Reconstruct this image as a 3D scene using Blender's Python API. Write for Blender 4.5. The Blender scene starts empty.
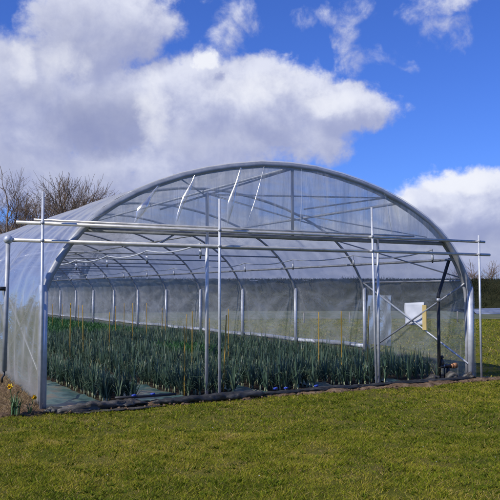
import bpy, math, random
import numpy as np
random.seed(7); rng = np.random.default_rng(7)
S = bpy.context.scene
COL = S.collection
PI = math.pi

# ------------------------------------------------------------------ helpers
class MB:
    """collects verts / faces (+ optional face material slot) for ONE mesh object"""
    def __init__(s): s.v = []; s.f = []; s.m = []
    def add(s, vs, fs, mi=0):
        o = len(s.v); s.v.extend([tuple(map(float, p)) for p in vs])
        for f in fs: s.f.append(tuple(i + o for i in f)); s.m.append(mi)
    def tube(s, pts, r, n=8, mi=0, cap=True):
        P = [np.array(p, float) for p in pts]; k = len(P)
        R = r if hasattr(r, '__len__') else [r] * k
        T = []
        for i in range(k):
            t = P[min(i + 1, k - 1)] - P[max(i - 1, 0)]; T.append(t / (np.linalg.norm(t) + 1e-12))
        a = np.array([0, 0, 1.]) if abs(T[0][2]) < .9 else np.array([1., 0, 0])
        u = np.cross(T[0], a); u /= np.linalg.norm(u)
        vs = []
        for i in range(k):
            u = u - T[i] * (u @ T[i]); u /= (np.linalg.norm(u) + 1e-12); w = np.cross(T[i], u)
            for j in range(n):
                an = 2 * PI * j / n; vs.append(P[i] + R[i] * (math.cos(an) * u + math.sin(an) * w))
        fs = [(i*n + j, i*n + (j+1) % n, (i+1)*n + (j+1) % n, (i+1)*n + j) for i in range(k-1) for j in range(n)]
        if cap: fs += [tuple(range(n))[::-1], tuple(range((k-1)*n, k*n))]
        s.add(vs, fs, mi)
    def box(s, c, d, mi=0, rot=0):
        x, y, z = [q / 2 for q in d]; cs, sn = math.cos(rot), math.sin(rot)
        vs = [(c[0] + cs*a*x - sn*b*y, c[1] + sn*a*x + cs*b*y, c[2] + e*z) for e in (-1, 1) for b in (-1, 1) for a in (-1, 1)]
        s.add(vs, [(0,2,3,1),(4,5,7,6),(0,1,5,4),(2,6,7,3),(0,4,6,2),(1,3,7,5)], mi)
    def ball(s, c, r, n=10, mi=0, sz=(1,1,1)):
        vs = []; fs = []
        for i in range(n + 1):
            th = PI * i / n
            for j in range(n):
                ph = 2 * PI * j / n
                vs.append((c[0] + r*sz[0]*math.sin(th)*math.cos(ph), c[1] + r*sz[1]*math.sin(th)*math.sin(ph), c[2] + r*sz[2]*math.cos(th)))
        for i in range(n):
            for j in range(n): fs.append((i*n + j, (i+1)*n + j, (i+1)*n + (j+1) % n, i*n + (j+1) % n))
        s.add(vs, fs, mi)
    def build(s, name, mat, parent=None, smooth=True, loc=None):
        me = bpy.data.meshes.new(name); me.from_pydata(s.v, [], s.f)
        for mt in (mat if isinstance(mat, (list, tuple)) else [mat]): me.materials.append(mt)
        me.polygons.foreach_set('material_index', s.m)
        if smooth: me.polygons.foreach_set('use_smooth', [True] * len(s.f))
        me.update()
        o = bpy.data.objects.new(name, me); COL.objects.link(o)
        if parent: o.parent = parent
        if loc is not None: o.location = loc
        return o

def np_mesh(name, V, F, mat, parent=None, smooth=False, attr=None):
    """big mesh from numpy: V (n,3), F (m,k)"""
    me = bpy.data.meshes.new(name); n, m, k = len(V), len(F), F.shape[1]
    me.vertices.add(n); me.vertices.foreach_set('co', V.astype(np.float32).ravel())
    me.loops.add(m * k); me.loops.foreach_set('vertex_index', F.astype(np.int32).ravel())
    me.polygons.add(m); me.polygons.foreach_set('loop_start', np.arange(0, m*k, k, dtype=np.int32))
    me.polygons.foreach_set('use_smooth', np.full(m, smooth))
    me.materials.append(mat); me.update(calc_edges=True)
    if attr is not None:
        a = me.attributes.new('tint', 'FLOAT', 'POINT'); a.data.foreach_set('value', attr.astype(np.float32))
    o = bpy.data.objects.new(name, me); COL.objects.link(o)
    if parent: o.parent = parent
    return o

def tag(o, label=None, cat=None, group=None, kind=None):
    if label: o['label'] = label
    if cat: o['category'] = cat
    if group: o['group'] = group
    if kind: o['kind'] = kind
    return o
def empty(name, loc=(0,0,0)):
    o = bpy.data.objects.new(name, None); COL.objects.link(o); o.location = loc; o.empty_display_size = .1; return o

# smooth pseudo noise on arrays
_ph = rng.uniform(0, 6.28, (40, 3)); _dr = rng.normal(size=(40, 2))
_dr /= np.linalg.norm(_dr, axis=1)[:, None]
def wob(x, y, sc=1., oct_=4, off=0):
    t = 0; a = 1; k = sc; tot = 0
    for i in range(oct_):
        for j in range(3):
            d = _dr[(i*3 + j + off) % 40]; p = _ph[(i*3 + j + off) % 40]
            t = t + a * np.sin(k*(d[0]*x + d[1]*y) + p[0] + 1.3*np.sin(k*.6*(d[1]*x - d[0]*y) + p[1]))
        tot += 3*a; a *= .6; k *= 1.9
    return t / tot * 1.6

# ------------------------------------------------------------------ materials
def mat_new(name):
    m = bpy.data.materials.new(name); m.use_nodes = True
    nt = m.node_tree; return m, nt, nt.nodes, nt.links, nt.nodes['Principled BSDF']
def ramp(nd, stops, interp='LINEAR'):
    r = nd.new('ShaderNodeValToRGB'); e = r.color_ramp.elements
    r.color_ramp.interpolation = interp
    while len(e) < len(stops): e.new(.5)
    for i, (p, c) in enumerate(stops): e[i].position = p; e[i].color = (*c, 1)
    return r
def noise(nd, lk, sc, det=6, rough=.6, vec=None, dist=0):
    n = nd.new('ShaderNodeTexNoise'); n.inputs['Scale'].default_value = sc; n.inputs['Detail'].default_value = det
    n.inputs['Roughness'].default_value = rough; n.inputs['Distortion'].default_value = dist
    if vec is not None: lk.new(vec, n.inputs['Vector'])
    return n
def simple(name, stops, sc=8, rough=.6, metal=0, bump=.0, bsc=None, spec=.5, rr=None, scale_vec=None):
    m, nt, nd, lk, bs = mat_new(name)
    tc = nd.new('ShaderNodeTexCoord'); vec = tc.outputs['Object']
    if scale_vec:
        mp = nd.new('ShaderNodeMapping'); mp.inputs['Scale'].default_value = scale_vec; lk.new(vec, mp.inputs[0]); vec = mp.outputs[0]
    n = noise(nd, lk, sc, vec=vec); r = ramp(nd, stops); lk.new(n.outputs['Fac'], r.inputs[0])
    lk.new(r.outputs[0], bs.inputs['Base Color'])
    bs.inputs['Roughness'].default_value = rough; bs.inputs['Metallic'].default_value = metal
    bs.inputs['Specular IOR Level'].default_value = spec
    if rr:
        mr = nd.new('ShaderNodeMapRange'); mr.inputs[3].default_value = rr[0]; mr.inputs[4].default_value = rr[1]
        n2 = noise(nd, lk, sc*2.3, vec=vec); lk.new(n2.outputs['Fac'], mr.inputs[0]); lk.new(mr.outputs[0], bs.inputs['Roughness'])
    if bump:
        n3 = noise(nd, lk, bsc or sc*4, vec=vec); b = nd.new('ShaderNodeBump'); b.inputs['Strength'].default_value = bump
        b.inputs['Distance'].default_value = .02; lk.new(n3.outputs['Fac'], b.inputs['Height']); lk.new(b.outputs[0], bs.inputs['Normal'])
    return m
def leafmat(name, stops, rough=.5, trans=.25, spec=.4):
    """blades: colour from the per-vertex 'tint' attribute, slightly translucent"""
    m, nt, nd, lk, bs = mat_new(name)
    at = nd.new('ShaderNodeAttribute'); at.attribute_name = 'tint'
    r = ramp(nd, stops); lk.new(at.outputs['Fac'], r.inputs[0]); lk.new(r.outputs[0], bs.inputs['Base Color'])
    bs.inputs['Roughness'].default_value = rough; bs.inputs['Specular IOR Level'].default_value = spec
    t = nd.new('ShaderNodeBsdfTranslucent'); lk.new(r.outputs[0], t.inputs[0])
    mx = nd.new('ShaderNodeMixShader'); mx.inputs[0].default_value = trans
    lk.new(bs.outputs[0], mx.inputs[1]); lk.new(t.outputs[0], mx.inputs[2])
    lk.new(mx.outputs[0], nd['Material Output'].inputs[0]); return m

def film(name, scat=.3, tint=(.86,.88,.92), gloss=.10, wr=(1,1,1), wsc=3., bump=.5, edge=.25, translu=.6, lo=.8, hi=1.5):
    """clear polythene: part see-through, part scattering, with a soft sheen and creases"""
    m, nt, nd, lk, bs = mat_new(name); nd.remove(bs)
    tc = nd.new('ShaderNodeTexCoord'); mp = nd.new('ShaderNodeMapping'); mp.inputs['Scale'].default_value = wr
    lk.new(tc.outputs['Object'], mp.inputs[0])
    n = noise(nd, lk, wsc, 5, .55, mp.outputs[0], .6)
    b = nd.new('ShaderNodeBump'); b.inputs['Strength'].default_value = bump; b.inputs['Distance'].default_value = .05
    lk.new(n.outputs['Fac'], b.inputs['Height'])
    tr = nd.new('ShaderNodeBsdfTransparent'); tr.inputs[0].default_value = (.95,.96,.97,1)
    df = nd.new('ShaderNodeBsdfDiffuse'); df.inputs[0].default_value = (*tint, 1); lk.new(b.outputs[0], df.inputs['Normal'])
    tl = nd.new('ShaderNodeBsdfTranslucent'); tl.inputs[0].default_value = (*tint, 1); lk.new(b.outputs[0], tl.inputs['Normal'])
    m1 = nd.new('ShaderNodeMixShader'); m1.inputs[0].default_value = translu; lk.new(df.outputs[0], m1.inputs[1]); lk.new(tl.outputs[0], m1.inputs[2])
    gl = nd.new('ShaderNodeBsdfGlossy'); gl.inputs['Roughness'].default_value = .22; lk.new(b.outputs[0], gl.inputs['Normal'])
    lw = nd.new('ShaderNodeLayerWeight'); lw.inputs[0].default_value = .5; pw = nd.new('ShaderNodeMath'); pw.operation = 'POWER'; pw.inputs[1].default_value = 3; lk.new(lw.outputs['Facing'], pw.inputs[0])
    # creases and dirt make the sheet locally milkier
    n2 = noise(nd, lk, wsc*1.7, 6, .6, mp.outputs[0], 1.0)
    mr = nd.new('ShaderNodeMapRange'); mr.inputs[1].default_value = .35; mr.inputs[2].default_value = .75
    mr.inputs[3].default_value = scat*lo; mr.inputs[4].default_value = min(1, scat*hi); lk.new(n2.outputs['Fac'], mr.inputs[0])
    ad = nd.new('ShaderNodeMath'); ad.operation = 'MULTIPLY_ADD'; lk.new(pw.outputs[0], ad.inputs[0]); ad.inputs[1].default_value = edge
    lk.new(mr.outputs[0], ad.inputs[2]); ad.use_clamp = True
    m2 = nd.new('ShaderNodeMixShader'); lk.new(ad.outputs[0], m2.inputs[0]); lk.new(tr.outputs[0], m2.inputs[1]); lk.new(m1.outputs[0], m2.inputs[2])
    g = nd.new('ShaderNodeMath'); g.operation = 'MULTIPLY_ADD'; lk.new(lw.outputs['Fresnel'], g.inputs[0]); g.inputs[1].default_value = .5; g.inputs[2].default_value = gloss*.3; g.use_clamp = True
    m3 = nd.new('ShaderNodeMixShader'); lk.new(g.outputs[0], m3.inputs[0]); lk.new(m2.outputs[0], m3.inputs[1]); lk.new(gl.outputs[0], m3.inputs[2])
    lk.new(m3.outputs[0], nd['Material Output'].inputs[0]); return m

M = {}
M['galv'] = simple('galvanised_steel', [(.2,(.36,.37,.39)),(.42,(.50,.52,.55)),(.62,(.60,.62,.65)),(.8,(.68,.70,.72))], 11, .42, .35, rr=(.30,.55))
M['galv_dull'] = simple('dull_galvanised_steel', [(.3,(.27,.28,.30)),(.7,(.42,.435,.46))], 9, .45, .3, rr=(.4,.65))
M['rail'] = simple('zinc_rail', [(.22,(.36,.32,.26)),(.42,(.54,.52,.47)),(.7,(.70,.68,.62))], 8, .38, .35, rr=(.3,.5))
M['black'] = simple('black_plastic_pipe', [(.3,(.010,.010,.011)),(.7,(.025,.025,.027))], 20, .45)
M['blackfilm'] = simple('dark_grey_film', [(.25,(.014,.014,.012)),(.55,(.036,.035,.030)),(.72,(.09,.088,.078)),(.85,(.20,.195,.18))], 7, .32, bump=1., bsc=26, scale_vec=(.28,1,1))
M['greyfilm'] = simple('crumpled_dirty_film', [(.25,(.022,.019,.014)),(.5,(.062,.055,.042)),(.68,(.13,.12,.10)),(.82,(.30,.29,.27))], 8, .3, bump=1., bsc=22, scale_vec=(.4,1,1))
M['hem'] = simple('white_film_roll', [(.3,(.50,.52,.55)),(.7,(.68,.70,.73))], 5, .35, bump=.4)
M['white_plastic'] = simple('white_plastic', [(.3,(.70,.71,.72)),(.7,(.80,.81,.82))], 10, .4)
M['paper'] = simple('white_board', [(.3,(.74,.76,.80)),(.7,(.82,.83,.86))], 5, .6, bump=.2, bsc=4)
M['yellow'] = simple('yellowed_wood', [(.3,(.66,.48,.16)),(.7,(.78,.60,.26))], 9, .6, scale_vec=(1,1,.2))
M['cane'] = simple('yellow_cane', [(.3,(.34,.19,.02)),(.7,(.52,.33,.05))], 7, .55, scale_vec=(1,1,.4))
M['orange'] = simple('rusty_orange_cap', [(.3,(.26,.11,.045)),(.7,(.44,.22,.10))], 20, .55)
M['blue'] = simple('blue_plastic', [(.3,(.015,.04,.28)),(.7,(.03,.07,.42))], 20, .4)
M['soil'] = simple('bare_soil', [(.25,(.06,.038,.022)),(.5,(.145,.095,.058)),(.8,(.30,.22,.15))], 9, .95, bump=1., bsc=30, spec=.1)
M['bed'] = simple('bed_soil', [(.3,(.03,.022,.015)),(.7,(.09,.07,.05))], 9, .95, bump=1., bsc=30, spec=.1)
M['mat'] = simple('teal_ground_cover', [(.34,(.022,.055,.052)),(.43,(.050,.105,.092)),(.51,(.10,.165,.14)),(.58,(.15,.16,.115)),(.68,(.22,.16,.11))], 3.6, .42, bump=1., bsc=5)
M['bark'] = simple('bare_bark', [(.3,(.07,.056,.042)),(.7,(.16,.13,.10))], 6, .9, bump=.6)
M['twig'] = simple('bare_twigs', [(.3,(.13,.090,.060)),(.7,(.24,.17,.115))], 2, .9)
M['bank'] = simple('rough_bank', [(.25,(.008,.011,.005)),(.5,(.018,.021,.009)),(.8,(.040,.040,.018))], .8, .95, bump=1., bsc=3, spec=.1, scale_vec=(.35,.35,2.5))
M['daff'] = simple('daffodil_yellow', [(.3,(.78,.52,.01)),(.7,(.85,.62,.03))], 20, .5)
M['daff_deep'] = simple('daffodil_orange', [(.3,(.75,.36,.005)),(.7,(.82,.44,.01))], 20, .5)
M['withered'] = simple('withered_petal', [(.3,(.30,.17,.06)),(.7,(.45,.27,.09))], 20, .7)
M['stem'] = simple('daffodil_leaf', [(.3,(.035,.09,.025)),(.7,(.075,.15,.045))], 9, .5)
M['shank'] = simple('leek_shank', [(.3,(.20,.24,.12)),(.7,(.40,.41,.26))], 9, .5)
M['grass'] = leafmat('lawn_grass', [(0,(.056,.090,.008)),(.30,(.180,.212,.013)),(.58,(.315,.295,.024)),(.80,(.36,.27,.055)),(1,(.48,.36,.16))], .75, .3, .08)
M['dry'] = leafmat('dry_grass', [(0,(.16,.11,.05)),(.6,(.30,.21,.10)),(1,(.42,.32,.18))], .8, .25, .2)
M['leek'] = leafmat('leek_leaves', [(0,(.028,.060,.038)),(.45,(.064,.116,.072)),(.78,(.125,.190,.115)),(.9,(.22,.25,.13)),(1,(.38,.32,.13))], .42, .18, .5)
M['lowcrop'] = leafmat('low_green_crop', [(0,(.025,.085,.02)),(.6,(.045,.15,.04)),(1,(.09,.21,.06))], .5, .3)
M['cover'] = film('polythene_cover', .18, (.86,.85,.80), .15, (1,.6,1), 1.8, 1.0, .95, lo=.6, hi=1.8)
M['gable'] = film('polythene_gable', .40, (.87,.855,.82), .12, (3.0,1,.25), 1.6, .8, .3, lo=.65, hi=1.9)
M['crease'] = film('film_fold', .30, (.86,.87,.88), .10, (1,1,.4), 3.0, .4, .1)
M['panel'] = film('milky_polythene', .5, (.84,.86,.90), .10, (1,1,.4), 3.0, .5, .1)

m, nt, nd, lk, bs = mat_new('lawn_ground')
tc = nd.new('ShaderNodeTexCoord')
n1 = noise(nd, lk, .55, 5, .6, tc.outputs['Object']); n2 = noise(nd, lk, 9, 6, .7, tc.outputs['Object'])
n4 = noise(nd, lk, 55, 5, .7, tc.outputs['Object'])
r1 = ramp(nd, [(.25,(.07,.085,.012)),(.48,(.15,.155,.020)),(.62,(.18,.145,.045)),(.8,(.19,.125,.07))])
ad = nd.new('ShaderNodeMath'); ad.operation = 'MULTIPLY_ADD'; ad.inputs[1].default_value = .55
lk.new(n1.outputs['Fac'], ad.inputs[0])
a2 = nd.new('ShaderNodeMath'); a2.operation = 'MULTIPLY'; a2.inputs[1].default_value = .45; lk.new(n2.outputs['Fac'], a2.inputs[0]); lk.new(a2.outputs[0], ad.inputs[2])
lk.new(ad.outputs[0], r1.inputs[0]); lk.new(r1.outputs[0], bs.inputs['Base Color']); bs.inputs['Roughness'].default_value = .95
bs.inputs['Specular IOR Level'].default_value = .1
b = nd.new('ShaderNodeBump'); b.inputs['Strength'].default_value = 1; b.inputs['Distance'].default_value = .04
lk.new(n4.outputs['Fac'], b.inputs['Height']); lk.new(b.outputs[0], bs.inputs['Normal']); M['lawn'] = m

m, nt, nd, lk, bs = mat_new('pond_water'); bs.inputs['Base Color'].default_value = (.16,.19,.25,1); bs.inputs['Roughness'].default_value = .12
tc = nd.new('ShaderNodeTexCoord'); n = noise(nd, lk, 1.2, 4, .6, tc.outputs['Object'])
b = nd.new('ShaderNodeBump'); b.inputs['Strength'].default_value = .15; lk.new(n.outputs['Fac'], b.inputs['Height']); lk.new(b.outputs[0], bs.inputs['Normal']); M['water'] = m

# ------------------------------------------------------------------ camera
CX, CY, CZ = -2.353, -10.117, 1.526
YAW, PIT, FPX = math.radians(28.42), math.radians(3.14), 768.8
cam = bpy.data.cameras.new('camera'); co = bpy.data.objects.new('camera', cam); COL.objects.link(co); S.camera = co
co.location = (CX, CY, CZ); co.rotation_euler = (PI/2 + PIT, 0, -YAW)
cam.sensor_width = 36; cam.lens = FPX / 500 * 36; cam.clip_end = 5000; cam.clip_start = .05
FW = np.array([math.sin(YAW), math.cos(YAW)]); RT = np.array([math.cos(YAW), -math.sin(YAW)])
def fr(f, r): p = np.array([CX, CY]) + FW*f + RT*r; return float(p[0]), float(p[1])   # metres ahead / right of the viewpoint

# ------------------------------------------------------------------ light + sky
SUN_AZ = np.array([-1.0, -.16]); SUN_AZ /= np.linalg.norm(SUN_AZ); SUN_EL = math.radians(40)
sd = np.array([SUN_AZ[0]*math.cos(SUN_EL), SUN_AZ[1]*math.cos(SUN_EL), math.sin(SUN_EL)])
sl = bpy.data.lights.new('sun', 'SUN'); sl.energy = 4.2; sl.angle = math.radians(.55); sl.color = (1, .95, .87)
so = bpy.data.objects.new('sun', sl); COL.objects.link(so); so.location = (-20, -5, 20)
import mathutils
so.rotation_euler = mathutils.Vector(sd).to_track_quat('Z', 'Y').to_euler()

W = bpy.data.worlds.new('World'); S.world = W; W.use_nodes = True
nt = W.node_tree; nd = nt.nodes; lk = nt.links; bg = nd['Background']; bg.inputs[1].default_value = .10
sky = nd.new('ShaderNodeTexSky'); sky.sky_type = 'NISHITA'; sky.sun_disc = False
sky.sun_elevation = SUN_EL; sky.sun_rotation = math.atan2(SUN_AZ[0], SUN_AZ[1]); sky.air_density = 1.0; sky.dust_density = .3; sky.ozone_density = 3.0

def pxa(x, y):  # photo pixel -> azimuth/elevation (radians)
    return math.atan((x - 250) / FPX), math.atan((292.2 - y) / FPX)
# (cx, cy, rx, ry, weight)
CLOUDS = [(80,40,70,60,1),(112,22,80,46,1),(20,110,100,70,1),(105,112,84,50,1),(30,175,120,50,.8),(120,170,90,40,.8),
          (195,95,64,48,1),(262,98,92,48,1),(335,106,78,30,.95),(205,145,100,48,.9),(300,130,70,36,.7),(206,59,11,8,1.0),
          (232,22,32,30,.32),(352,38,16,34,.20),(372,62,34,18,.26),(330,10,44,16,.2),(436,32,30,28,.12),(410,74,20,12,.3),(468,5,22,12,.3),
          (455,208,74,36,1),(490,205,50,34,1),(412,214,40,24,.9),(470,250,120,34,.75),(250,262,330,52,1)]
DARKS = [(95,124,74,42,1),(40,104,56,30,.55),(60,45,90,50,.6),(20,110,60,40,.35),(130,40,50,26,.35),(240,140,120,28,.45),(435,214,26,11,.7),(480,244,90,26,.62),(40,175,120,40,.45),(250,272,330,46,.9)]
def field(name, blobs, namp):
    g = bpy.data.node_groups.new(name, 'ShaderNodeTree')
    g.interface.new_socket('V', in_out='INPUT', socket_type='NodeSocketVector'); g.interface.new_socket('D', in_out='OUTPUT', socket_type='NodeSocketFloat')
    n = g.nodes; l = g.links; gi = n.new('NodeGroupInput'); go = n.new('NodeGroupOutput')
    # warp coordinates with noise for billowing edges
    wn = n.new('ShaderNodeTexNoise'); wn.inputs['Scale'].default_value = 22; wn.inputs['Detail'].default_value = 5; wn.inputs['Roughness'].default_value = .62; l.new(gi.outputs[0], wn.inputs['Vector'])
    ws = n.new('ShaderNodeVectorMath'); ws.operation = 'SUBTRACT'; ws.inputs[1].default_value = (.5,.5,.5); l.new(wn.outputs['Color'], ws.inputs[0])
    wm = n.new('ShaderNodeVectorMath'); wm.operation = 'MULTIPLY_ADD'; wm.inputs[1].default_value = (.055,.045,0); l.new(ws.outputs[0], wm.inputs[0]); l.new(gi.outputs[0], wm.inputs[2])
    cur = None
    for (x, y, rx, ry, w) in blobs:
        a, e = pxa(x, y)
        s = n.new('ShaderNodeVectorMath'); s.operation = 'SUBTRACT'; s.inputs[1].default_value = (a, e, 0); l.new(wm.outputs[0], s.inputs[0])
        k = n.new('ShaderNodeVectorMath'); k.operation = 'MULTIPLY'; k.inputs[1].default_value = (FPX/rx, FPX/ry, 0); l.new(s.outputs[0], k.inputs[0])
        d = n.new('ShaderNodeVectorMath'); d.operation = 'DOT_PRODUCT'; l.new(k.outputs[0], d.inputs[0]); l.new(k.outputs[0], d.inputs[1])
        f = n.new('ShaderNodeMath'); f.operation = 'MULTIPLY_ADD'; f.inputs[1].default_value = -w; f.inputs[2].default_value = w; l.new(d.outputs['Value'], f.inputs[0])
        if cur is None: cur = f
        else:
            mx = n.new('ShaderNodeMath'); mx.operation = 'SMOOTH_MAX'; mx.inputs[2].default_value = .18; l.new(cur.outputs[0], mx.inputs[0]); l.new(f.outputs[0], mx.inputs[1]); cur = mx
    fb = n.new('ShaderNodeTexNoise'); fb.inputs['Scale'].default_value = 13; fb.inputs['Detail'].default_value = 9; fb.inputs['Roughness'].default_value = .60; fb.inputs['Distortion'].default_value = .35
    l.new(gi.outputs[0], fb.inputs['Vector'])
    fc = n.new('ShaderNodeTexNoise'); fc.inputs['Scale'].default_value = 46; fc.inputs['Detail'].default_value = 7; fc.inputs['Roughness'].default_value = .62; fc.inputs['Distortion'].default_value = .5
    l.new(gi.outputs[0], fc.inputs['Vector'])
    y_ = n.new('ShaderNodeMath'); y_.operation = 'MULTIPLY_ADD'; y_.inputs[1].default_value = .42; y_.inputs[2].default_value = -.21; l.new(fc.outputs['Fac'], y_.inputs[0])
    y2 = n.new('ShaderNodeMath'); y2.operation = 'ADD'; l.new(y_.outputs[0], y2.inputs[0]); l.new(cur.outputs[0], y2.inputs[1])
    z = n.new('ShaderNodeMath'); z.operation = 'MULTIPLY_ADD'; z.inputs[1].default_value = namp; l.new(fb.outputs['Fac'], z.inputs[0]); l.new(y2.outputs[0], z.inputs[2])
    z2 = n.new('ShaderNodeMath'); z2.operation = 'SUBTRACT'; z2.inputs[1].default_value = namp*.5; l.new(z.outputs[0], z2.inputs[0]); l.new(z2.outputs[0], go.inputs[0])
    return g
G1 = field('cloud_field', CLOUDS, 1.5); G2 = field('cloud_shade', DARKS, 1.5)
tc = nd.new('ShaderNodeTexCoord')
def vdot(v):
    d = nd.new('ShaderNodeVectorMath'); d.operation = 'DOT_PRODUCT'; d.inputs[1].default_value = v; lk.new(tc.outputs['Generated'], d.inputs[0]); return d.outputs['Value']
def mth(op, a=None, b=None, c=None, clamp=False):
    q = nd.new('ShaderNodeMath'); q.operation = op; q.use_clamp = clamp
    for i, v in enumerate((a, b, c)):
        if v is None: continue
        if isinstance(v, (int, float)): q.inputs[i].default_value = v
        else: lk.new(v, q.inputs[i])
    return q.outputs[0]
az = mth('ARCTAN2', vdot((RT[0], RT[1], 0)), vdot((FW[0], FW[1], 0)))
el = mth('ARCSINE', vdot((0, 0, 1)))
cv = nd.new('ShaderNodeCombineXYZ'); lk.new(az, cv.inputs[0]); lk.new(el, cv.inputs[1])
def grp(g, off=None):
    q = nd.new('ShaderNodeGroup'); q.node_tree = g; v = cv.outputs[0]
    if off:
        o = nd.new('ShaderNodeVectorMath'); o.operation = 'ADD'; o.inputs[1].default_value = (*off, 0); lk.new(v, o.inputs[0]); v = o.outputs[0]
    lk.new(v, q.inputs[0]); return q.outputs[0]
D0 = grp(G1); D1 = grp(G1, (-.014, .022)); DS = grp(G2); DL = grp(field('cloud_glint', [(206,59,15,12,1.6),(152,112,20,44,.5),(255,88,60,20,.55),(330,100,40,16,.5),(450,186,66,13,.9),(400,200,26,10,.6),(62,66,34,20,.45),(20,70,18,24,.5),(300,64,30,14,.4)], .5))
def maprange(v, a, b, c=0., d=1., smooth=True):
    q = nd.new('ShaderNodeMapRange'); q.interpolation_type = 'SMOOTHSTEP' if smooth else 'LINEAR'
    q.inputs['From Min'].default_value = a; q.inputs['From Max'].default_value = b; q.inputs['To Min'].default_value = c; q.inputs['To Max'].default_value = d
    lk.new(v, q.inputs['Value']); return q.outputs['Result']
cover = maprange(D0, .0, .55)
lit = maprange(mth('SUBTRACT', D0, D1), -.55, .75)
dark = maprange(DS, -.1, 1.2)
def mixc(f, a, b):
    q = nd.new('ShaderNodeMix'); q.data_type = 'RGBA'
    if isinstance(f, (int, float)): q.inputs[0].default_value = f
    else: lk.new(f, q.inputs[0])
    for i, v in ((6, a), (7, b)):
        if isinstance(v, tuple): q.inputs[i].default_value = (*v, 1)
        else: lk.new(v, q.inputs[i])
    return q.outputs[2]
tint = nd.new('ShaderNodeMix'); tint.data_type = 'RGBA'; tint.blend_type = 'MULTIPLY'; tint.inputs[0].default_value = 1
lk.new(sky.outputs[0], tint.inputs[6]); tint.inputs[7].default_value = (.40, .635, 1.36, 1)
K = 10.
cl = mixc(lit, (.35*K, .385*K, .58*K), (.70*K, .725*K, .84*K))
cl = mixc(mth('MULTIPLY', dark, .72), cl, (.19*K, .22*K, .40*K)); cl = mixc(mth('MULTIPLY', maprange(DL, 0., .8), .75), cl, (.86*K, .87*K, .91*K))
lk.new(mixc(mth('MULTIPLY', cover, .96), tint.outputs[2], cl), bg.inputs[0])

# ------------------------------------------------------------------ ground
LEN = 41.7; TW = 7.6; HE = 1.76
def lawn_z(x, y):
    out = np.maximum(np.maximum(-x, x - TW), np.maximum(-y, y - LEN))      # distance outside the tunnel
    mk = np.clip((out - .05) / .8, 0, 1)
    return mk * (.030*wob(x, y, 1.6, 4) + .012*wob(x, y, 9, 2, 7))
def axis(lo, c0, c1, hi, d, n):
    mid = np.arange(c0, c1, d)
    a = c0 - (c0 - lo) * np.linspace(1, 0, n, endpoint=False)**3
    b_ = c1 + (hi - c1) * np.linspace(0, 1, n)**3
    return np.concatenate([a, mid, b_])
xs = axis(-900, -7, 16, 900, .09, 40); ys = axis(-900, -8.5, 2, 900, .09, 40)
X, Y = np.meshgrid(xs, ys); Z = lawn_z(X, Y) * (np.hypot(X, Y) < 60)
nx, ny = len(xs), len(ys)
idx = np.arange(nx*ny).reshape(ny, nx)
F = np.stack([idx[:-1,:-1], idx[:-1,1:], idx[1:,1:], idx[1:,:-1]], -1).reshape(-1, 4)
g = np_mesh('ground', np.stack([X, Y, Z], -1).reshape(-1, 3), F, M['lawn'], smooth=True); tag(g, 'uneven grassy field around the polytunnel', kind='structure')

def blades(n, xy, h, w, lean, tint, zf=lawn_z):
    """n little three point blades"""
    x, y = xy[:, 0], xy[:, 1]; z = zf(x, y) - .004
    a = rng.uniform(0, 2*PI, n); la = rng.uniform(0, 2*PI, n); L = h * lean
    dx, dy = np.cos(a)*w/2, np.sin(a)*w/2
    V = np.empty((n, 3, 3)); V[:, 0] = np.stack([x - dx, y - dy, z], -1); V[:, 1] = np.stack([x + dx, y + dy, z], -1)
    V[:, 2] = np.stack([x + np.cos(la)*L, y + np.sin(la)*L, z + h], -1)
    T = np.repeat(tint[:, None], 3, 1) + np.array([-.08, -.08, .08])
    return V.reshape(-1, 3), np.clip(T, 0, 1).ravel()
def scatter(n, x0, x1, y0, y1): return np.stack([rng.uniform(x0, x1, n), rng.uniform(y0, y1, n)], -1)
def lawn_pts(n, fmin, fmax, pw):
    f = fmin + (fmax - fmin) * rng.random(n)**pw; r = (rng.random(n)*2 - 1) * (f*.40 + 1.2)
    p = np.array([CX, CY]) + f[:, None]*FW + r[:, None]*RT
    x, y = p[:, 0], p[:, 1]
    keep = ~((x > -.12) & (x < TW + .12) & (y > -.27 - .10*wob(x, x*0, 5, 3) - .10*(x > 4.6)) & (y < LEN))
    keep &= ~((x < -.02) & (x > -.75) & (y > -.30) & (y < LEN))
    # bald patches
    bald = wob(x, y, 2.3, 4, 3) + .45*wob(x, y, 8, 2, 11)
    keep &= ~((bald > .50) & (rng.random(n) < np.clip((bald - .4)*2.0, 0, .62)))
    return p[keep]
VV = []; TT = []
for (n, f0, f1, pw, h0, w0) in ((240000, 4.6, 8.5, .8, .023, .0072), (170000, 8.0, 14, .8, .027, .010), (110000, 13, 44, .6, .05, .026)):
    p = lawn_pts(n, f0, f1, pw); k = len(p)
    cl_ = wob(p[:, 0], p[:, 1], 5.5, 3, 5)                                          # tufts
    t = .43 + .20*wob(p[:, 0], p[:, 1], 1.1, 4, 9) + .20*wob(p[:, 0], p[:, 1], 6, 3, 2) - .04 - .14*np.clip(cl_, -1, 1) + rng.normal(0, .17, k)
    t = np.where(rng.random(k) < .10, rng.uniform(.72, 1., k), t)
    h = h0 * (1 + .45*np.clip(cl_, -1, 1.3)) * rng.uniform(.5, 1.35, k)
    v, tt = blades(k, p, h, w0*rng.uniform(.6, 1.4, k), rng.uniform(.4, 2.2, k), t); VV.append(v); TT.append(tt)
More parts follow.
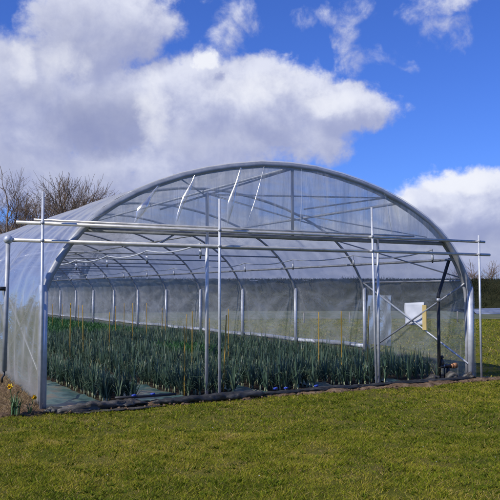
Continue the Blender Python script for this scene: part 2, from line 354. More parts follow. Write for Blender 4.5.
# broad-leaved weeds: rosettes of short wide blades
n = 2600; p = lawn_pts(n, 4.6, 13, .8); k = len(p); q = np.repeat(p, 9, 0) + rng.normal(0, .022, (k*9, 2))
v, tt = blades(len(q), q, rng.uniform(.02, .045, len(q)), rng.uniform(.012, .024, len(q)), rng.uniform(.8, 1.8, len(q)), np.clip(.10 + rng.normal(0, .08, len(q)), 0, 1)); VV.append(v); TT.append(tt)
V = np.concatenate(VV); T = np.concatenate(TT)
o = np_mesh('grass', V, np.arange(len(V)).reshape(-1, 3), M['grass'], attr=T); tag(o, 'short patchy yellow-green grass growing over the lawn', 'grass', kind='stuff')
# daisies and leaf litter flecks
mb = MB()
for x, y in lawn_pts(60, 4.8, 11, .8):
    z = float(lawn_z(np.array(x), np.array(y))) + .03
    for j in range(6):
        a = j*PI/3 + random.random(); r = .006
        mb.add([(x, y, z), (x + r*math.cos(a), y + r*math.sin(a), z + .003), (x + r*math.cos(a + .9), y + r*math.sin(a + .9), z + .003)], [(0, 1, 2)])
o = mb.build('daisies', M['white_plastic'], smooth=False); tag(o, 'tiny white daisies dotted through the grass', 'daisies', kind='stuff')

# soil inside and along the front
def sheet(name, x0, x1, y0, y1, z, mat, nx_=30, ny_=30, amp=.0, sc=3., kind='structure', edge=0.):
    xs = np.linspace(x0, x1, nx_); ys = np.linspace(y0, y1, ny_); X, Y = np.meshgrid(xs, ys)
    Y2 = Y - edge*(Y == ys[0])*(.5 + wob(X, Y*0, 4, 3))
    Z = z + amp*wob(X, Y2, sc, 4); idx = np.arange(nx_*ny_).reshape(ny_, nx_)
    F = np.stack([idx[:-1,:-1], idx[:-1,1:], idx[1:,1:], idx[1:,:-1]], -1).reshape(-1, 4)
    o = np_mesh(name, np.stack([X, Y2, Z], -1).reshape(-1, 3), F, mat, smooth=True)
    if kind: o['kind'] = kind
    return o
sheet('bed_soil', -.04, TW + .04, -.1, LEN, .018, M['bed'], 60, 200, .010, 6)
# threshold strip of bare earth: a low ragged heap
xs = np.linspace(-.6, 8.3, 260); ts = np.linspace(0, 1, 12); X, Tt = np.meshgrid(xs, ts)
wd = .17 + .08*wob(xs, xs*0, 3.1, 4) + .05*wob(xs, xs*0, 13, 2)
Yr = -.12 - Tt*wd[None]*1.6 + .02; Zr = .055*np.sin(PI*np.clip(Tt, 0, 1))**.7*(1 + .5*wob(X, Yr*3, 9, 3)) - .01
idx = np.arange(X.size).reshape(X.shape); F = np.stack([idx[:-1,:-1], idx[1:,:-1], idx[1:,1:], idx[:-1,1:]], -1).reshape(-1, 4)
o = np_mesh('soil_edge', np.stack([X, Yr, Zr], -1).reshape(-1, 3), F, M['soil'], smooth=True); tag(o, kind='structure')
# clods
mb = MB()
for _ in range(420):
    x = random.uniform(-.65, 8.2); y = -.25 - abs(random.gauss(0, .11)); r = random.uniform(.006, .022)
    mb.ball((x, y, .018 + r*.3), r, 5, sz=(random.uniform(.7, 1.5), random.uniform(.7, 1.4), random.uniform(.5, .9)))
o = mb.build('soil_clods', M['soil'], smooth=False); tag(o, 'crumbly brown soil clods along the front edge of the tunnel', 'soil', kind='stuff')

# ------------------------------------------------------------------ tunnel
UZ = [(0,3.53),(.5,3.51),(1.0,3.435),(1.4,3.35),(1.8,3.24),(2.2,3.09),(2.5,2.95),(2.8,2.785),(3.05,2.61),(3.28,2.40),(3.45,2.20),(3.58,2.00),(3.70,1.78),(3.78,1.56),(3.8,1.35),(3.8,.7),(3.8,-.05)]
def profile(shrink=0., grow=0.):
    pts = [(3.8 - u, z) for u, z in UZ[::-1]] + [(3.8 + u, z) for u, z in UZ[1:]]
    out = []
    for i, (x, z) in enumerate(pts):
        a = pts[max(i-1, 0)]; b_ = pts[min(i+1, len(pts)-1)]; tx, tz = b_[0]-a[0], b_[1]-a[1]; L = math.hypot(tx, tz)
        nx_, nz_ = -tz/L, tx/L
        out.append((x + nx_*grow, z + nz_*grow))
    return out
HOOPS = [0, 3.08] + [3.08 + 2.763*i for i in range(1, 15)]
tun = empty('polytunnel', (3.8, 0, 0)); tag(tun, 'large open-fronted polytunnel with clear film over arched steel hoops', 'polytunnel')
class PB(MB):   # polytunnel part: world coordinates -> tunnel coordinates
    def build(s, name, mat, parent=tun, **k):
        s.v = [(x - 3.8, y, z) for x, y, z in s.v]; o = MB.build(s, name, mat, parent, **k); return o
prof = profile(grow=-.04)
CT = 2.37
def xat(z, off=.04):   # half width of the arch at height z
    us = [u for u, zz in UZ]; zs = [zz for u, zz in UZ]
    return float(np.interp(-z, [-q for q in zs], us)) - off
for i, y in enumerate(HOOPS):
    mb = PB()
    if i == 0:      # heavy front hoop, doubled with the film clamping profile, legs lighter
        mb.tube([(x, y, z) for x, z in profile(grow=-.05)], .052, 10)
        mb.tube([(x, y + .105, z) for x, z in profile(grow=-.05)], .034, 10)
    else: mb.tube([(x, y, z) for x, z in prof], .026, 8)
    h = mb.build('hoop', M['galv_dull'])
    if i < 14:
        for sx in (-1, 1):
            l = PB(); l.tube([(3.8 + sx*3.74, y - .003, -.05), (3.8 + sx*3.74, y - .003, 1.62)], .036 if i else .056, 12); o = l.build('leg_sleeve', M['galv'], h)
        c = PB(); w_ = xat(CT); c.tube([(3.8 - w_, y + .04, CT), (3.8 + w_, y + .04, CT)], .034 if i == 0 else .016, 8); c.build('collar_tie', M['galv_dull'], h)
for (x, z) in ((3.8 + xat(2.12, .05), 2.10), (3.8 - xat(2.12, .05), 2.10), (3.8, 3.44), (3.8 + xat(3.05, .06), 3.03), (3.8 - xat(3.05, .06), 3.03)):
    mb = PB(); mb.tube([(x, .02, z), (x, LEN, z)], .024, 8); mb.build('purlin', M['galv_dull'])
def brace(a, b_, r=.017, mat='galv', name='brace'):
    mb = PB(); mb.tube([a, b_], r, 8); return mb.build(name, M[mat])
# wind bracing of the first bay walls and roof
for X0 in (7.5, .1):
    brace((X0, .02, .27), (X0, 3.04, 1.72)); brace((X0 - .04, .02, 1.69), (X0 - .04, 3.04, .22), mat='galv_dull')
    if X0 > 1: brace((X0, .05, 1.73), (X0, 3.05, 1.73), .02, 'galv_dull')
brace((7.47, .05, 1.76), (6.5, 3.05, 2.66), .012, 'galv_dull'); brace((.13, .05, 1.76), (1.1, 3.05, 2.66), .012, 'galv_dull')
# gable framing
YG = .06
for a, b_, r, mt in (((2.38, 2.955), (5.74, 3.10), .016, 'galv'), ((1.70, 2.70), (3.88, 3.44), .018, 'galv_dull'), ((4.12, 2.83), (5.74, 3.10), .016, 'galv_dull'),
                 ((2.44, 2.97), (5.24, 2.40), .015, 'galv'), ((4.04, 2.74), (6.62, 2.47), .013, 'galv'), ((1.95, 2.37), (1.66, 2.19), .017, 'galv_dull'), ((1.9, 3.22), (2.38, 2.96), .014, 'galv_dull')):
    brace((a[0], YG, a[1]), (b_[0], YG, b_[1]), r*.78, mt)  # light from above is put into the colour: some bars take brighter steel
def gpost(x, z0, z1, r, mt='galv', y=.02):
    mb = PB(); mb.tube([(x, y, z0), (x, y, z1)], r, 10); mb.build('gable_post', M[mt])
gpost(2.42, -.02, 2.98, .026); gpost(3.9, 2.37, 3.47, .024, 'galv_dull', .05); gpost(5.53, -.02, 2.40, .024)
# far gable posts
for x in (2.4, 5.2): gpost(x, 0, 3.2, .03, 'galv_dull', LEN - .03)
# film cover: fine grid, stretched over hoops, sagging slightly between
pp = profile(grow=.008)
def resample(pts, n):
    P = np.array(pts); d = np.concatenate([[0], np.cumsum(np.hypot(*np.diff(P, axis=0).T))]); t = np.linspace(0, d[-1], n)
    return np.stack([np.interp(t, d, P[:, 0]), np.interp(t, d, P[:, 1])], -1), t
RP, RT_ = resample(pp, 170); RN = np.gradient(RP, axis=0); RN = np.stack([-RN[:, 1], RN[:, 0]], -1); RN /= np.linalg.norm(RN, axis=1)[:, None]
ysf = np.concatenate([np.linspace(HOOPS[i], HOOPS[i+1], 34 if i < 3 else 14, endpoint=False) for i in range(len(HOOPS)-1)] + [[HOOPS[-1]]]); ysf[0] = -.05
sag = np.concatenate([np.sin(np.linspace(0, PI, 34 if i < 3 else 14, endpoint=False)) for i in range(len(HOOPS)-1)] + [[0]])
wr = wob(RT_[None, :]*1.0, ysf[:, None], 2.2, 4, 4) * .020 + wob(RT_[None, :]*.5 + ysf[:, None]*.9, ysf[:, None]*1.4 - RT_[None, :]*.4, 6, 3, 15)*.014
disp = -(.030*sag[:, None]) + wr*sag[:, None]
for hy in HOOPS[:7]:                    # tension folds fanning out from the hoop shoulders
    for sh_ in (1.72, RT_[-1] - 1.72):
        dy_ = ysf[:, None] - hy; ds_ = RT_[None, :] - sh_; dd = np.hypot(dy_, ds_) + 1e-6; an_ = np.arctan2(ds_, np.abs(dy_))
        disp = disp + .024*np.sin(an_*13 + hy)*np.exp(-dd/1.1)*np.clip(dd/.35, 0, 1)*np.clip(np.abs(dy_)/.25, 0, 1)
Xc = RP[None, :, 0] + RN[None, :, 0]*disp; Zc = RP[None, :, 1] + RN[None, :, 1]*disp
Zc = np.where((Xc > 3.8) & (Zc < .36) & (ysf[:, None] > 3.0), .36, Zc)                     # right side is rolled up a little
Yc = np.repeat(ysf[:, None], RP.shape[0], 1)
idx = np.arange(Xc.size).reshape(Xc.shape); F = np.stack([idx[:-1,:-1], idx[1:,:-1], idx[1:,1:], idx[:-1,1:]], -1).reshape(-1, 4)
np_mesh('cover_film', np.stack([Xc - 3.8, Yc, Zc], -1).reshape(-1, 3), F, M['cover'], tun, smooth=True)
# skirt of film below the roll, rolled hem
mb = PB(); pts = [(7.645 + .012*math.sin(y*3.1), y, .38 + .012*math.sin(y*1.7 + 1)) for y in np.arange(3.1, LEN, .5)]
mb.tube(pts, .052, 8); mb.build('side_roll', M['hem'])
xs = np.linspace(3.0, LEN, 120); mb = PB(); vs = []
for y in xs: vs += [(7.62, y, .36), (7.66, y, -.02)]
mb.add(vs, [(2*i, 2*i+1, 2*i+3, 2*i+2) for i in range(len(xs)-1)]); mb.build('side_skirt', M['cover'])
# gable films: front only above the rail, wrinkled; back full
def gable(name, y, zlo, mat, amp):
    G = 64; us = np.linspace(-1, 1, 150); vs = np.linspace(0, 1, 26)
    hw = xat(zlo, .02); V = []
    ztop = np.interp(np.abs(us)*hw, [u for u, z in UZ], [z for u, z in UZ]) - .01
    U, T_ = np.meshgrid(us, vs); Zg = zlo + (ztop[None] - zlo)*T_
    x_ = 3.8 + U*hw
    fold = wob(x_ + .35*(Zg - 2.9)*np.sign(U + .2), Zg*.10, 7.5, 4, 21)
    fold = np.sign(fold)*np.abs(fold)**1.6
    Yg = y + amp*fold*(np.sin(PI*np.clip(T_, 0.02, .98))**.6)
    idx = np.arange(U.size).reshape(U.shape); F = np.stack([idx[:-1,:-1], idx[:-1,1:], idx[1:,1:], idx[1:,:-1]], -1).reshape(-1, 4)
    np_mesh(name, np.stack([x_ - 3.8, Yg, Zg], -1).reshape(-1, 3), F, mat, tun, smooth=True)
gable('gable_film', -.035, 2.40, M['gable'], .024)
gable('gable_film', LEN + .03, .0, M['cover'], .02)
# sharp creases hanging from the arch
def crease(x0, z0, x1, z1, w):
    mb = PB(); n = 12; vs = []; z0 = float(np.interp(abs(x0 - 3.8), [u for u, z in UZ], [z for u, z in UZ])) - .08
    for i in range(n):
        t = i/(n-1); x = x0 + (x1-x0)*t; z = z0 + (z1-z0)*t; ww = w*(.15 + .85*math.sin(PI*min(1, t**1.3*.92 + .04)))*(1 + .25*math.sin(9*t + x0*5)); x += .012*math.sin(6*t + x0*9)
        vs += [(x - ww, -.052, z), (x, -.052 - ww*1.3, z), (x + ww, -.050, z)]
    fs = []
    for i in range(n-1):
        for j in range(2): a = i*3 + j; fs.append((a, a+1, a+4, a+3))
    mb.add(vs, fs); mb.build('film_crease', M['crease'])
for c in ((1.62,3.18,1.28,2.50,.060),(2.18,3.33,1.90,2.52,.036),(2.93,3.44,2.70,2.50,.044),(3.35,3.47,3.05,2.5,.014),(4.02,3.46,3.98,2.45,.016),(5.62,3.10,5.78,2.5,.014),(.82,2.66,.62,2.48,.016)): crease(*c)

# ------------------------------------------------------------------ rail frame standing before the tunnel
fr_ = empty('rail_frame', (0, -.15, 0)); tag(fr_, 'galvanised frame of two long rails on slim uprights across the tunnel front', 'rail frame')
def fpart(name, mb, mat): mb.v = [(x, y + .15, z) for x, y, z in mb.v]; return mb.build(name, mat, fr_)
RY = -.15
mb = MB(); mb.tube([(-.43, RY, 2.186), (7.88, RY, 2.186)], .024, 12); fpart('lower_rail', mb, M['rail'])
mb = MB(); mb.tube([(-.33, RY + .02, 2.415), (7.78, RY + .02, 2.415)], .023, 12); mb.tube([(-.1, RY + .05, 2.462), (6.2, RY + .05, 2.462)], .014, 8); fpart('upper_rail', mb, M['rail'])
for (xt, xb, zt) in ((-.016, -.006, 2.81), (2.51, 2.515, 2.87), (5.235, 5.30, 2.89), (7.565, 7.575, 2.52)):
    mb = MB(); mb.tube([(xb, RY - .06, -.03), (xt, RY - .06, zt)], .019, 10); u = fpart('upright', mb, M['galv'])
    for zz in (2.186, 2.415):
        c = MB(); c.tube([(xt, RY - .082, zz), (xt, RY + .035, zz)], .024, 8); c.v = [(x, y + .15, z) for x, y, z in c.v]; c.build('clamp', M['galv_dull'], u)
mb = MB(); mb.ball((-.43, RY, 2.19), .058, 12); fpart('corner_joint', mb, M['galv'])
mb = MB(); mb.tube([(-.43, RY, 2.16), (-.45, RY, .54)], .030, 10); mb2 = fpart('hanging_pole', mb, M['galv_dull'])
mb = MB(); mb.tube([(-.45, RY, .55), (-.452, RY, .49), (-.475, RY, .46), (-.475, RY, .40)], .013, 8); mb.v = [(x, y + .15, z) for x, y, z in mb.v]; mb.build('hook', M['black'], mb2)
mb = MB(); mb.box((-.50, RY, 1.57), (.12, .05, .05)); mb.v = [(x, y + .15, z) for x, y, z in mb.v]; mb.build('clamp', M['black'], mb2)

# ------------------------------------------------------------------ irrigation inside
def irrigation(X, ys, label, zt=2.26, phase=0):
    t = empty('irrigation_line', (X, ys[0], zt)); tag(t, label, 'irrigation line', 'overhead irrigation lines in the tunnel')
    mb = MB(); pts = []
    for a, b_ in zip(ys[:-1], ys[1:]):
        for k in range(8):
            s = k/8; pts.append((0, a + (b_-a)*s - ys[0], .02 - .085*4*s*(1-s)*(.6 + .6*((a*7.3 + phase) % 1))))
    pts.append((0, ys[-1] - ys[0], 0.02)); mb.tube(pts, .013, 6); mb.build('hose', M['hem'], t)
    for y in ys:
        d = MB(); d.tube([(0, y - ys[0], .02), (0, y - ys[0], -.08)], .004, 5); d.tube([(0, y-ys[0], -.17), (0, y-ys[0], -.215)], .014, 6)
        p = d.build('dropper', M['black'], t)
        w = MB(); w.tube([(0, y - ys[0], -.075), (0, y - ys[0], -.17)], .024, 8); w.build('weight', M['white_plastic'], p)
irrigation(2.65, [.75 + 2.32*i for i in range(16)], 'irrigation hose with white sprinkler weights nearer the open left side')
irrigation(7.0, [.35 + 2.36*i for i in range(16)], 'irrigation hose with white sprinkler weights along the right wall', phase=.4)

# standpipe + valve manifold at the right front corner
t = empty('standpipe', (6.95, .16, 0)); tag(t, 'black water standpipe bent over at the top inside the right front corner', 'standpipe')
mb = MB(); mb.tube([(0,0,-.02),(0,0,1.40)], .030, 10); mb.tube([(0,0,1.38),(0.0,0,1.46),(.035,.01,1.53),(.30,.05,2.08),(.33,.05,2.12)], .030, 10); mb.build('pipe', M['black'], t)
mb = MB(); mb.tube([(0,0,1.36),(0,0,1.42)], .040, 10); mb.build('hose_clip', M['galv_dull'], t)
t = empty('valve_manifold', (6.95, .16, 0)); tag(t, 'black water valve with an orange end cap at the foot of the standpipe', 'valve')
mb = MB(); mb.ball((.07,.02,.30), .062, 8, sz=(.8,.8,1.3)); mb.tube([(.0,0,.22),(.12,.02,.24),(.30,.03,.225)], .035, 8); mb.tube([(.23,.03,.22),(.23,.03,.0)], .032, 8); mb.tube([(.15,.03,.22),(.15,.03,.0)], .014, 8)
mb.tube([(.05,.02,.38),(.10,.02,.40)], .03, 8); mb.build('valve_body', M['black'], t)
mb = MB(); mb.tube([(.29,.03,.225),(.345,.03,.23)], .042, 10); mb.tube([(.345,.03,.23),(.42,.03,.235)], .05, 10); mb.build('end_cap', M['orange'], t)
mb = MB(); mb.tube([(.10,.02,.238),(.118,.02,.24)], .038, 8); mb.build('hose_clip', M['galv_dull'], t)

# notice board + strip hung on the bracing
t = MB(); n = 10; vs = []
for i in range(n):
    for j in range(n):
        y = 1.20 + .56*i/(n-1); z = .905 + .43*j/(n-1); vs.append((7.535 + .012*math.sin(i*.9)*math.sin(j*.7) , y, z - .02*(i/(n-1))))
t.add(vs, [(i*n+j, (i+1)*n+j, (i+1)*n+j+1, i*n+j+1) for i in range(n-1) for j in range(n-1)])
o = t.build('paper_sheet', M['paper']); so_ = o.modifiers.new('thick', 'SOLIDIFY'); so_.thickness = .004
tag(o, 'blank white sheet hung on the wall behind crossed braces', 'sheet')
mb = MB(); mb.box((7.46, 1.10, 1.05), (.02, .11, .47)); o = mb.build('wooden_strip', M['yellow'], smooth=False); tag(o, 'narrow yellow wooden strip hanging beside the white sheet', 'strip')
mb = MB(); n = 14; vs = []
for i in range(n):
    for j in range(n): vs.append((7.56 - .02*math.sin(i*1.1) - .01*math.sin(j*.8 + i), 2.22 + .75*i/(n-1), .44 + 1.02*j/(n-1) ))
mb.add(vs, [(i*n+j, (i+1)*n+j, (i+1)*n+j+1, i*n+j+1) for i in range(n-1) for j in range(n-1)])
o = mb.build('plastic_sheet', M['panel']); tag(o, 'milky plastic sheet hanging against the right wall beside the double post', 'plastic sheet')

# ------------------------------------------------------------------ fallen door film, tubes and clips on the threshold
def lumpy(name, pts, rad, mat, label, cat, seed, flat=.7, n=14, group=None, lump=.35):
    P = np.array(pts, float); d = np.concatenate([[0], np.cumsum(np.linalg.norm(np.diff(P, axis=0), axis=1))]); k = max(16, int(d[-1]/.018)); t = np.linspace(0, d[-1], k)
    Q = np.stack([np.interp(t, d, P[:, i]) for i in range(3)], -1); Rr = np.interp(t, d, rad)
    vs = []
    for i in range(k):
        for j in range(n):
            a = 2*PI*j/n; lr = 1 + lump*float(wob(np.array(t[i]*2.2 + seed), np.array(1.6*math.sin(a) + seed), 2.6, 3, seed % 20)) + lump*.5*float(wob(np.array(t[i]*9), np.array(a*1.0), 2, 2, seed % 17)) + lump*.30*float(wob(np.array(t[i]*26), np.array(a*2.2 + seed), 2, 3, (seed*3) % 17))
            e = min(1, .25 + 1.2*min(i, k-1-i)/6); rg = float(wob(np.array(t[i]*5.5 + a*.8), np.array(a*1.5 - t[i]*2 + seed), 2.2, 3, (seed*5) % 23)); lr *= 1 + .55*(.5 - abs(rg))
            vs.append((Q[i][0], Q[i][1] + Rr[i]*lr*e*math.cos(a)*1.15, max(.002, Q[i][2] + Rr[i]*lr*e*math.sin(a)*flat)))
    mb = MB(); mb.add(vs, [(i*n + j, i*n + (j+1) % n, (i+1)*n + (j+1) % n, (i+1)*n + j) for i in range(k-1) for j in range(n)] + [tuple(range(n))[::-1], tuple(range((k-1)*n, k*n))])
    o = mb.build(name, mat); tag(o, label, cat, group); return o
lumpy('film_bundle', [(.12,-.36,.025),(.45,-.40,.04),(.8,-.36,.065),(1.15,-.32,.07),(1.4,-.30,.045)], [.04,.055,.06,.055,.025], M['greyfilm'], 'crumpled muddy film heaped before the left aisle', 'film', 3, .75, lump=.6)
lumpy('film_roll', [(1.45,-.33,.045),(1.9,-.34,.052),(2.6,-.33,.058),(3.2,-.30,.05)], [.035,.052,.06,.05], M['blackfilm'], 'thick dark roll of door film lying below the slim centre-left uprights', 'film roll', 5, .85, lump=.25)
lumpy('film_roll', [(3.15,-.27,.05),(4.0,-.24,.055),(4.9,-.22,.052),(5.6,-.21,.05)], [.03,.04,.038,.03], M['blackfilm'], 'long flattened dark film roll between the thick roll and double post', 'film roll', 8, .7, lump=.35)
lumpy('film_roll', [(5.5,-.19,.05),(6.3,-.20,.055),(7.1,-.18,.05),(7.9,-.16,.03)], [.028,.034,.032,.018], M['blackfilm'], 'thin dark film roll from the double post to the right corner', 'film roll', 12, .75, lump=.5)
lumpy('film_scrap', [(.35,-.47,.01),(.9,-.46,.012),(1.6,-.42,.012)], [.05,.07,.03], M['greyfilm'], 'flat pale film scrap poking out under the muddy bundle', 'film', 14, .2, lump=.6)
for x, w_, lb in ((6.55,.18,'crumpled pale film just right of the double post'), (7.0,.16,'crumpled pale film at the foot of the standpipe'), (7.38,.15,'crumpled pale film under the orange valve cap')):
    lumpy('film_scrap', [(x - w_, -.10, .05), (x, -.12, .09), (x + w_, -.10, .05)], [.03,.06,.03], M['greyfilm'], lb, 'film', int(x*10), .8, lump=.8)
lumpy('film_scrap', [(.02,-.28,.03),(.12,-.30,.05),(.3,-.28,.03)], [.03,.06,.03], M['blackfilm'], 'dark scrap of film around the left front leg', 'film', 33, .9, lump=.8)
mb = MB(); mb.tube([(.95,-.28,.135),(1.3,-.24,.125),(1.85,-.2,.12)], .018, 8); o = mb.build('drip_pipe', M['black']); tag(o, 'short black drip pipe lying across the second aisle mouth', 'pipe')
for x, y, z, lb in ((1.22,-.25,.142,'blue pipe clip at the left end of the drip pipe'), (1.50,-.22,.140,'blue pipe clip toward the right end of the drip pipe'), (3.42,-.24,.105,'blue clip on the roll left of the aisle gap'), (4.15,-.22,.10,'blue clip on the flattened roll near the double post'), (3.60,-.24,.10,'blue clip just right of another on the film roll')):
    mb = MB(); mb.tube([(-.03,0,0),(.03,.005,.005)], .017, 8); mb.box((0,-.015,.012), (.02,.035,.018)); o = mb.build('pipe_clip', M['blue'], loc=(x, y, z)); tag(o, lb, 'clip', 'blue clips along the threshold')
# aisles
for i, (x0, x1, lb) in enumerate(((.03,.88,'teal ground cover fabric aisle beside the left wall'), (1.36,2.06,'teal ground cover fabric aisle second from the left'), (2.98,3.34,'narrow teal ground cover aisle in the middle'), (4.36,4.72,'teal ground cover aisle left of the double post'), (5.75,6.10,'teal ground cover aisle right of the double post'))):
    o = sheet('aisle_path', x0, x1, -.16, 13, .045, M['mat'], 16, 200, .022, 9); o['label'] = lb
# irrigation tape slashes

# ------------------------------------------------------------------ leeks
def leek_mesh(seed, nleaf=15, H=.345, lod=False):
    r = random.Random(seed); V = []; F = []; T = []
    az0 = r.uniform(0, PI)
    for k in range(nleaf):
        a = az0 + (k % 2)*PI + r.gauss(0, .6); s = k/(nleaf-1)          # outer leaves first
        L = H*r.uniform(.78, 1.15)*(.75 + .3*s); out = (1-s)**1.4*.85 + .08 + r.uniform(-.05, .10)
        w = r.uniform(.0055, .0095); zb = .04 + .06*s; t0 = r.uniform(.1, .75) + (.25 if (k == 0 and r.random() < .6) else 0)
        seg = 3 if lod else 6; kink = r.random() < .42; kp = r.uniform(.5, .8)
        px, pz, ang = .008, zb, out*.35; o = len(V); tipy = r.random()
        for i in range(seg + 1):
            t = i/seg; ww = w*(1 - t**2.2)*(.75 + .5*min(1, t*3)) + .001
            c, sn = math.cos(a), math.sin(a)
            V += [(px*c - ww*sn, px*sn + ww*c, pz), (px*c, px*sn, pz - ww*.55), (px*c + ww*sn, px*sn - ww*c, pz)]
            q_ = t0 + .12*t + .42*t**5*tipy; T += [q_, q_ - .08, q_]
            ang += out*.55/seg + (1.5 if kink and abs(t - kp) < .5/seg else 0)
            px += math.sin(ang)*L/seg; pz += math.cos(ang)*L/seg
        for i in range(seg):
            for j in range(2): b_ = o + i*3 + j; F.append((b_, b_+1, b_+4, b_+3))
    V = np.array(V); V[:, 2] = np.maximum(V[:, 2], .012)
    return V, np.array(F), np.clip(np.array(T), 0, 1)
LV = [leek_mesh(i) for i in range(8)]; LL = [leek_mesh(50 + i, 10, lod=True) for i in range(8)]
ROWS = [.96,1.11,1.27, 2.15,2.39,2.64,2.88, 3.45,3.72,3.99,4.24, 4.82,5.08,5.36,5.62, 6.2,6.48,6.76,7.05,7.3]
plants = []
for xr in ROWS:
    y = -.02 + random.uniform(0, .08)
    if xr > 7: y = .9
    while y < 13.5:
        if not (4.1 < xr < 4.9 and 4.6 < y < 6.6): plants.append((xr + random.gauss(0, .03), y + random.gauss(0, .025), random.uniform(.76, 1.2), random.uniform(0, 2*PI), random.randrange(8)))
        y += random.uniform(.072, .112)
plants.sort(key=lambda p: (p[0]-CX)**2 + (p[1]-CY)**2)
protoL = []
for i, (V, F, T) in enumerate(LV):
    o = np_mesh('leek', V, F, M['leek'], smooth=True, attr=T); protoL.append(o)
mb = MB(); mb.tube([(0,0,-.01),(0,0,.045),(.002,0,.09)], [.013,.012,.009], 7); sh = mb.build('shank', M['shank'])
used = set()
for (x, y, s, a, k) in plants[:300]:
    if k in used: o = protoL[k].copy(); COL.objects.link(o)
    else: o = protoL[k]; used.add(k)
    o.location = (x, y, .02); o.rotation_euler = (random.gauss(0, .06), random.gauss(0, .06), a); o.scale = (s, s, s)
    tag(o, 'blue-green leek standing in the front ranks of the planted beds', 'leek', 'leeks in the front ranks of the beds')
    if sh.parent is None: c = sh
    else: c = sh.copy(); COL.objects.link(c)
    c.parent = o
for k in range(8):
    if k not in used: bpy.data.objects.remove(protoL[k])
VV = []; FF = []; TT = []; off = 0
for (x, y, s, a, k) in plants[300:]:
    V, F, T = LL[k]; c, sn = math.cos(a), math.sin(a)
    VV.append(np.stack([(V[:, 0]*c - V[:, 1]*sn)*s + x, (V[:, 0]*sn + V[:, 1]*c)*s + y, V[:, 2]*s + .02], -1)); FF.append(F + off); TT.append(np.clip(T + random.gauss(0, .08), 0, 1)); off += len(V)
o = np_mesh('leek_crop', np.concatenate(VV), np.concatenate(FF), M['leek'], smooth=True, attr=np.concatenate(TT)); tag(o, 'dense blue-green leeks filling the beds farther into the tunnel', 'leeks', kind='stuff')
# low bright crop beyond the leeks
n = 26000; p = np.concatenate([scatter(24000, .3, 7.3, 13.8, LEN - 1), scatter(900, 4.05, 4.9, 4.6, 6.6)]); h = rng.uniform(.15, .36, len(p)); h[24000:] *= 1.25
v, tt = blades(len(p), p, h, rng.uniform(.05, .11, len(p)), rng.uniform(.2, .9, len(p)), rng.uniform(0, 1, len(p)), lambda x, y: x*0 + .03)
o = np_mesh('low_crop', v, np.arange(len(v)).reshape(-1, 3), M['lowcrop'], attr=tt); tag(o, 'bright green low crop growing beyond the leeks', 'low crop', kind='stuff')

# canes
CANES = []      # stood among the crop: (bearing px, top, where the leaves hide it, lean)
for (px, yt, yb, ln) in ((45.5,327,364,0),(46.8,309,328,0),(53,304,322,0),(63,304,323,0),(71,303,358,0),(79,305,325,0),(84.5,305,348,-.03),(110,312,343,0),(116,306,328,0),(124.5,303,326,0),(133,303,335,0),(147,303,335,0),(162.5,308,329,0),(166,309,330,0),
                         (185,327,372,0),(192.5,311,354,0),(187,314,342,0),(209.5,318,344,0),(223.5,315,369,.05),(228.5,309,349,0),(318.5,312,357,0),(341,311,357,0),(366,306,360,.06)):
    Zd = FPX*1.16/(yb - 292.2); h = CZ - (yt - 292.2)*Zd/FPX
    x, y = fr(Zd, (px - 250)/FPX*Zd); CANES.append((x, max(y, .12), h, ln, 0))
for i, (x, y, h, lx, ly) in enumerate(CANES):
    mb = MB(); k = 9; mb.tube([(lx*(t/k)*1.0, ly*t/k, h*t/k) for t in range(k+1)], [.008 + (.002 if t in (2, 4, 6, 8) else 0) for t in range(k+1)], 7)
    o = mb.build('garden_cane', M['cane'], loc=(x, y, 0)); tag(o, ('yellow bamboo cane leaning among the leeks' if lx > 0 else 'yellow bamboo cane standing upright among the leeks') if lx >= 0 else 'yellow bamboo cane tilted slightly left near the far left rows', 'cane', 'yellow canes among the leeks')

# ------------------------------------------------------------------ soil bank and daffodils at the left
ysb = np.concatenate([np.linspace(-.30, 4, 70), np.linspace(4.2, LEN, 90)]); ts = np.linspace(0, 1, 14); Yb, Tb = np.meshgrid(ysb, ts)
Hb = (.10 + .24*(1 - np.exp(-np.clip(Yb + .30, 0, 9)/1.4))) * np.clip((Yb + .30)/.16, 0, 1)**.6
Xb = -.015 - Tb*.72*(1 + .18*wob(Yb, Yb*0, 2.5, 3)); Zb = .8*Hb*(1 - Tb**1.5)*(1 + .25*wob(Yb*1.5, Xb*5, 4, 3)) - .012
idx = np.arange(Xb.size).reshape(Xb.shape); F = np.stack([idx[:-1,:-1], idx[:-1,1:], idx[1:,1:], idx[1:,:-1]], -1).reshape(-1, 4)
o = np_mesh('soil_bank', np.stack([Xb, Yb, Zb], -1).reshape(-1, 3), F, M['soil'], smooth=True); tag(o, kind='structure')
def bank_z(x, y):
    t = np.clip((-x - .015)/.72, 0, 1); return .8*(.10 + .24*(1 - np.exp(-np.clip(y + .30, 0, 9)/1.4)))*np.clip((y + .30)/.16, 0, 1)**.6*(1 - t**1.5) - .012
p = scatter(9000, -.75, -.02, -.33, 5); v, tt = blades(len(p), p, rng.uniform(.02, .10, len(p)), rng.uniform(.004, .010, len(p)), rng.uniform(.6, 2.4, len(p)), rng.uniform(0, 1, len(p)), bank_z)
o = np_mesh('dry_grass', v, np.arange(len(v)).reshape(-1, 3), M['dry'], attr=tt); tag(o, 'dead straw-coloured grass matted on the soil bank', 'dry grass', kind='stuff')

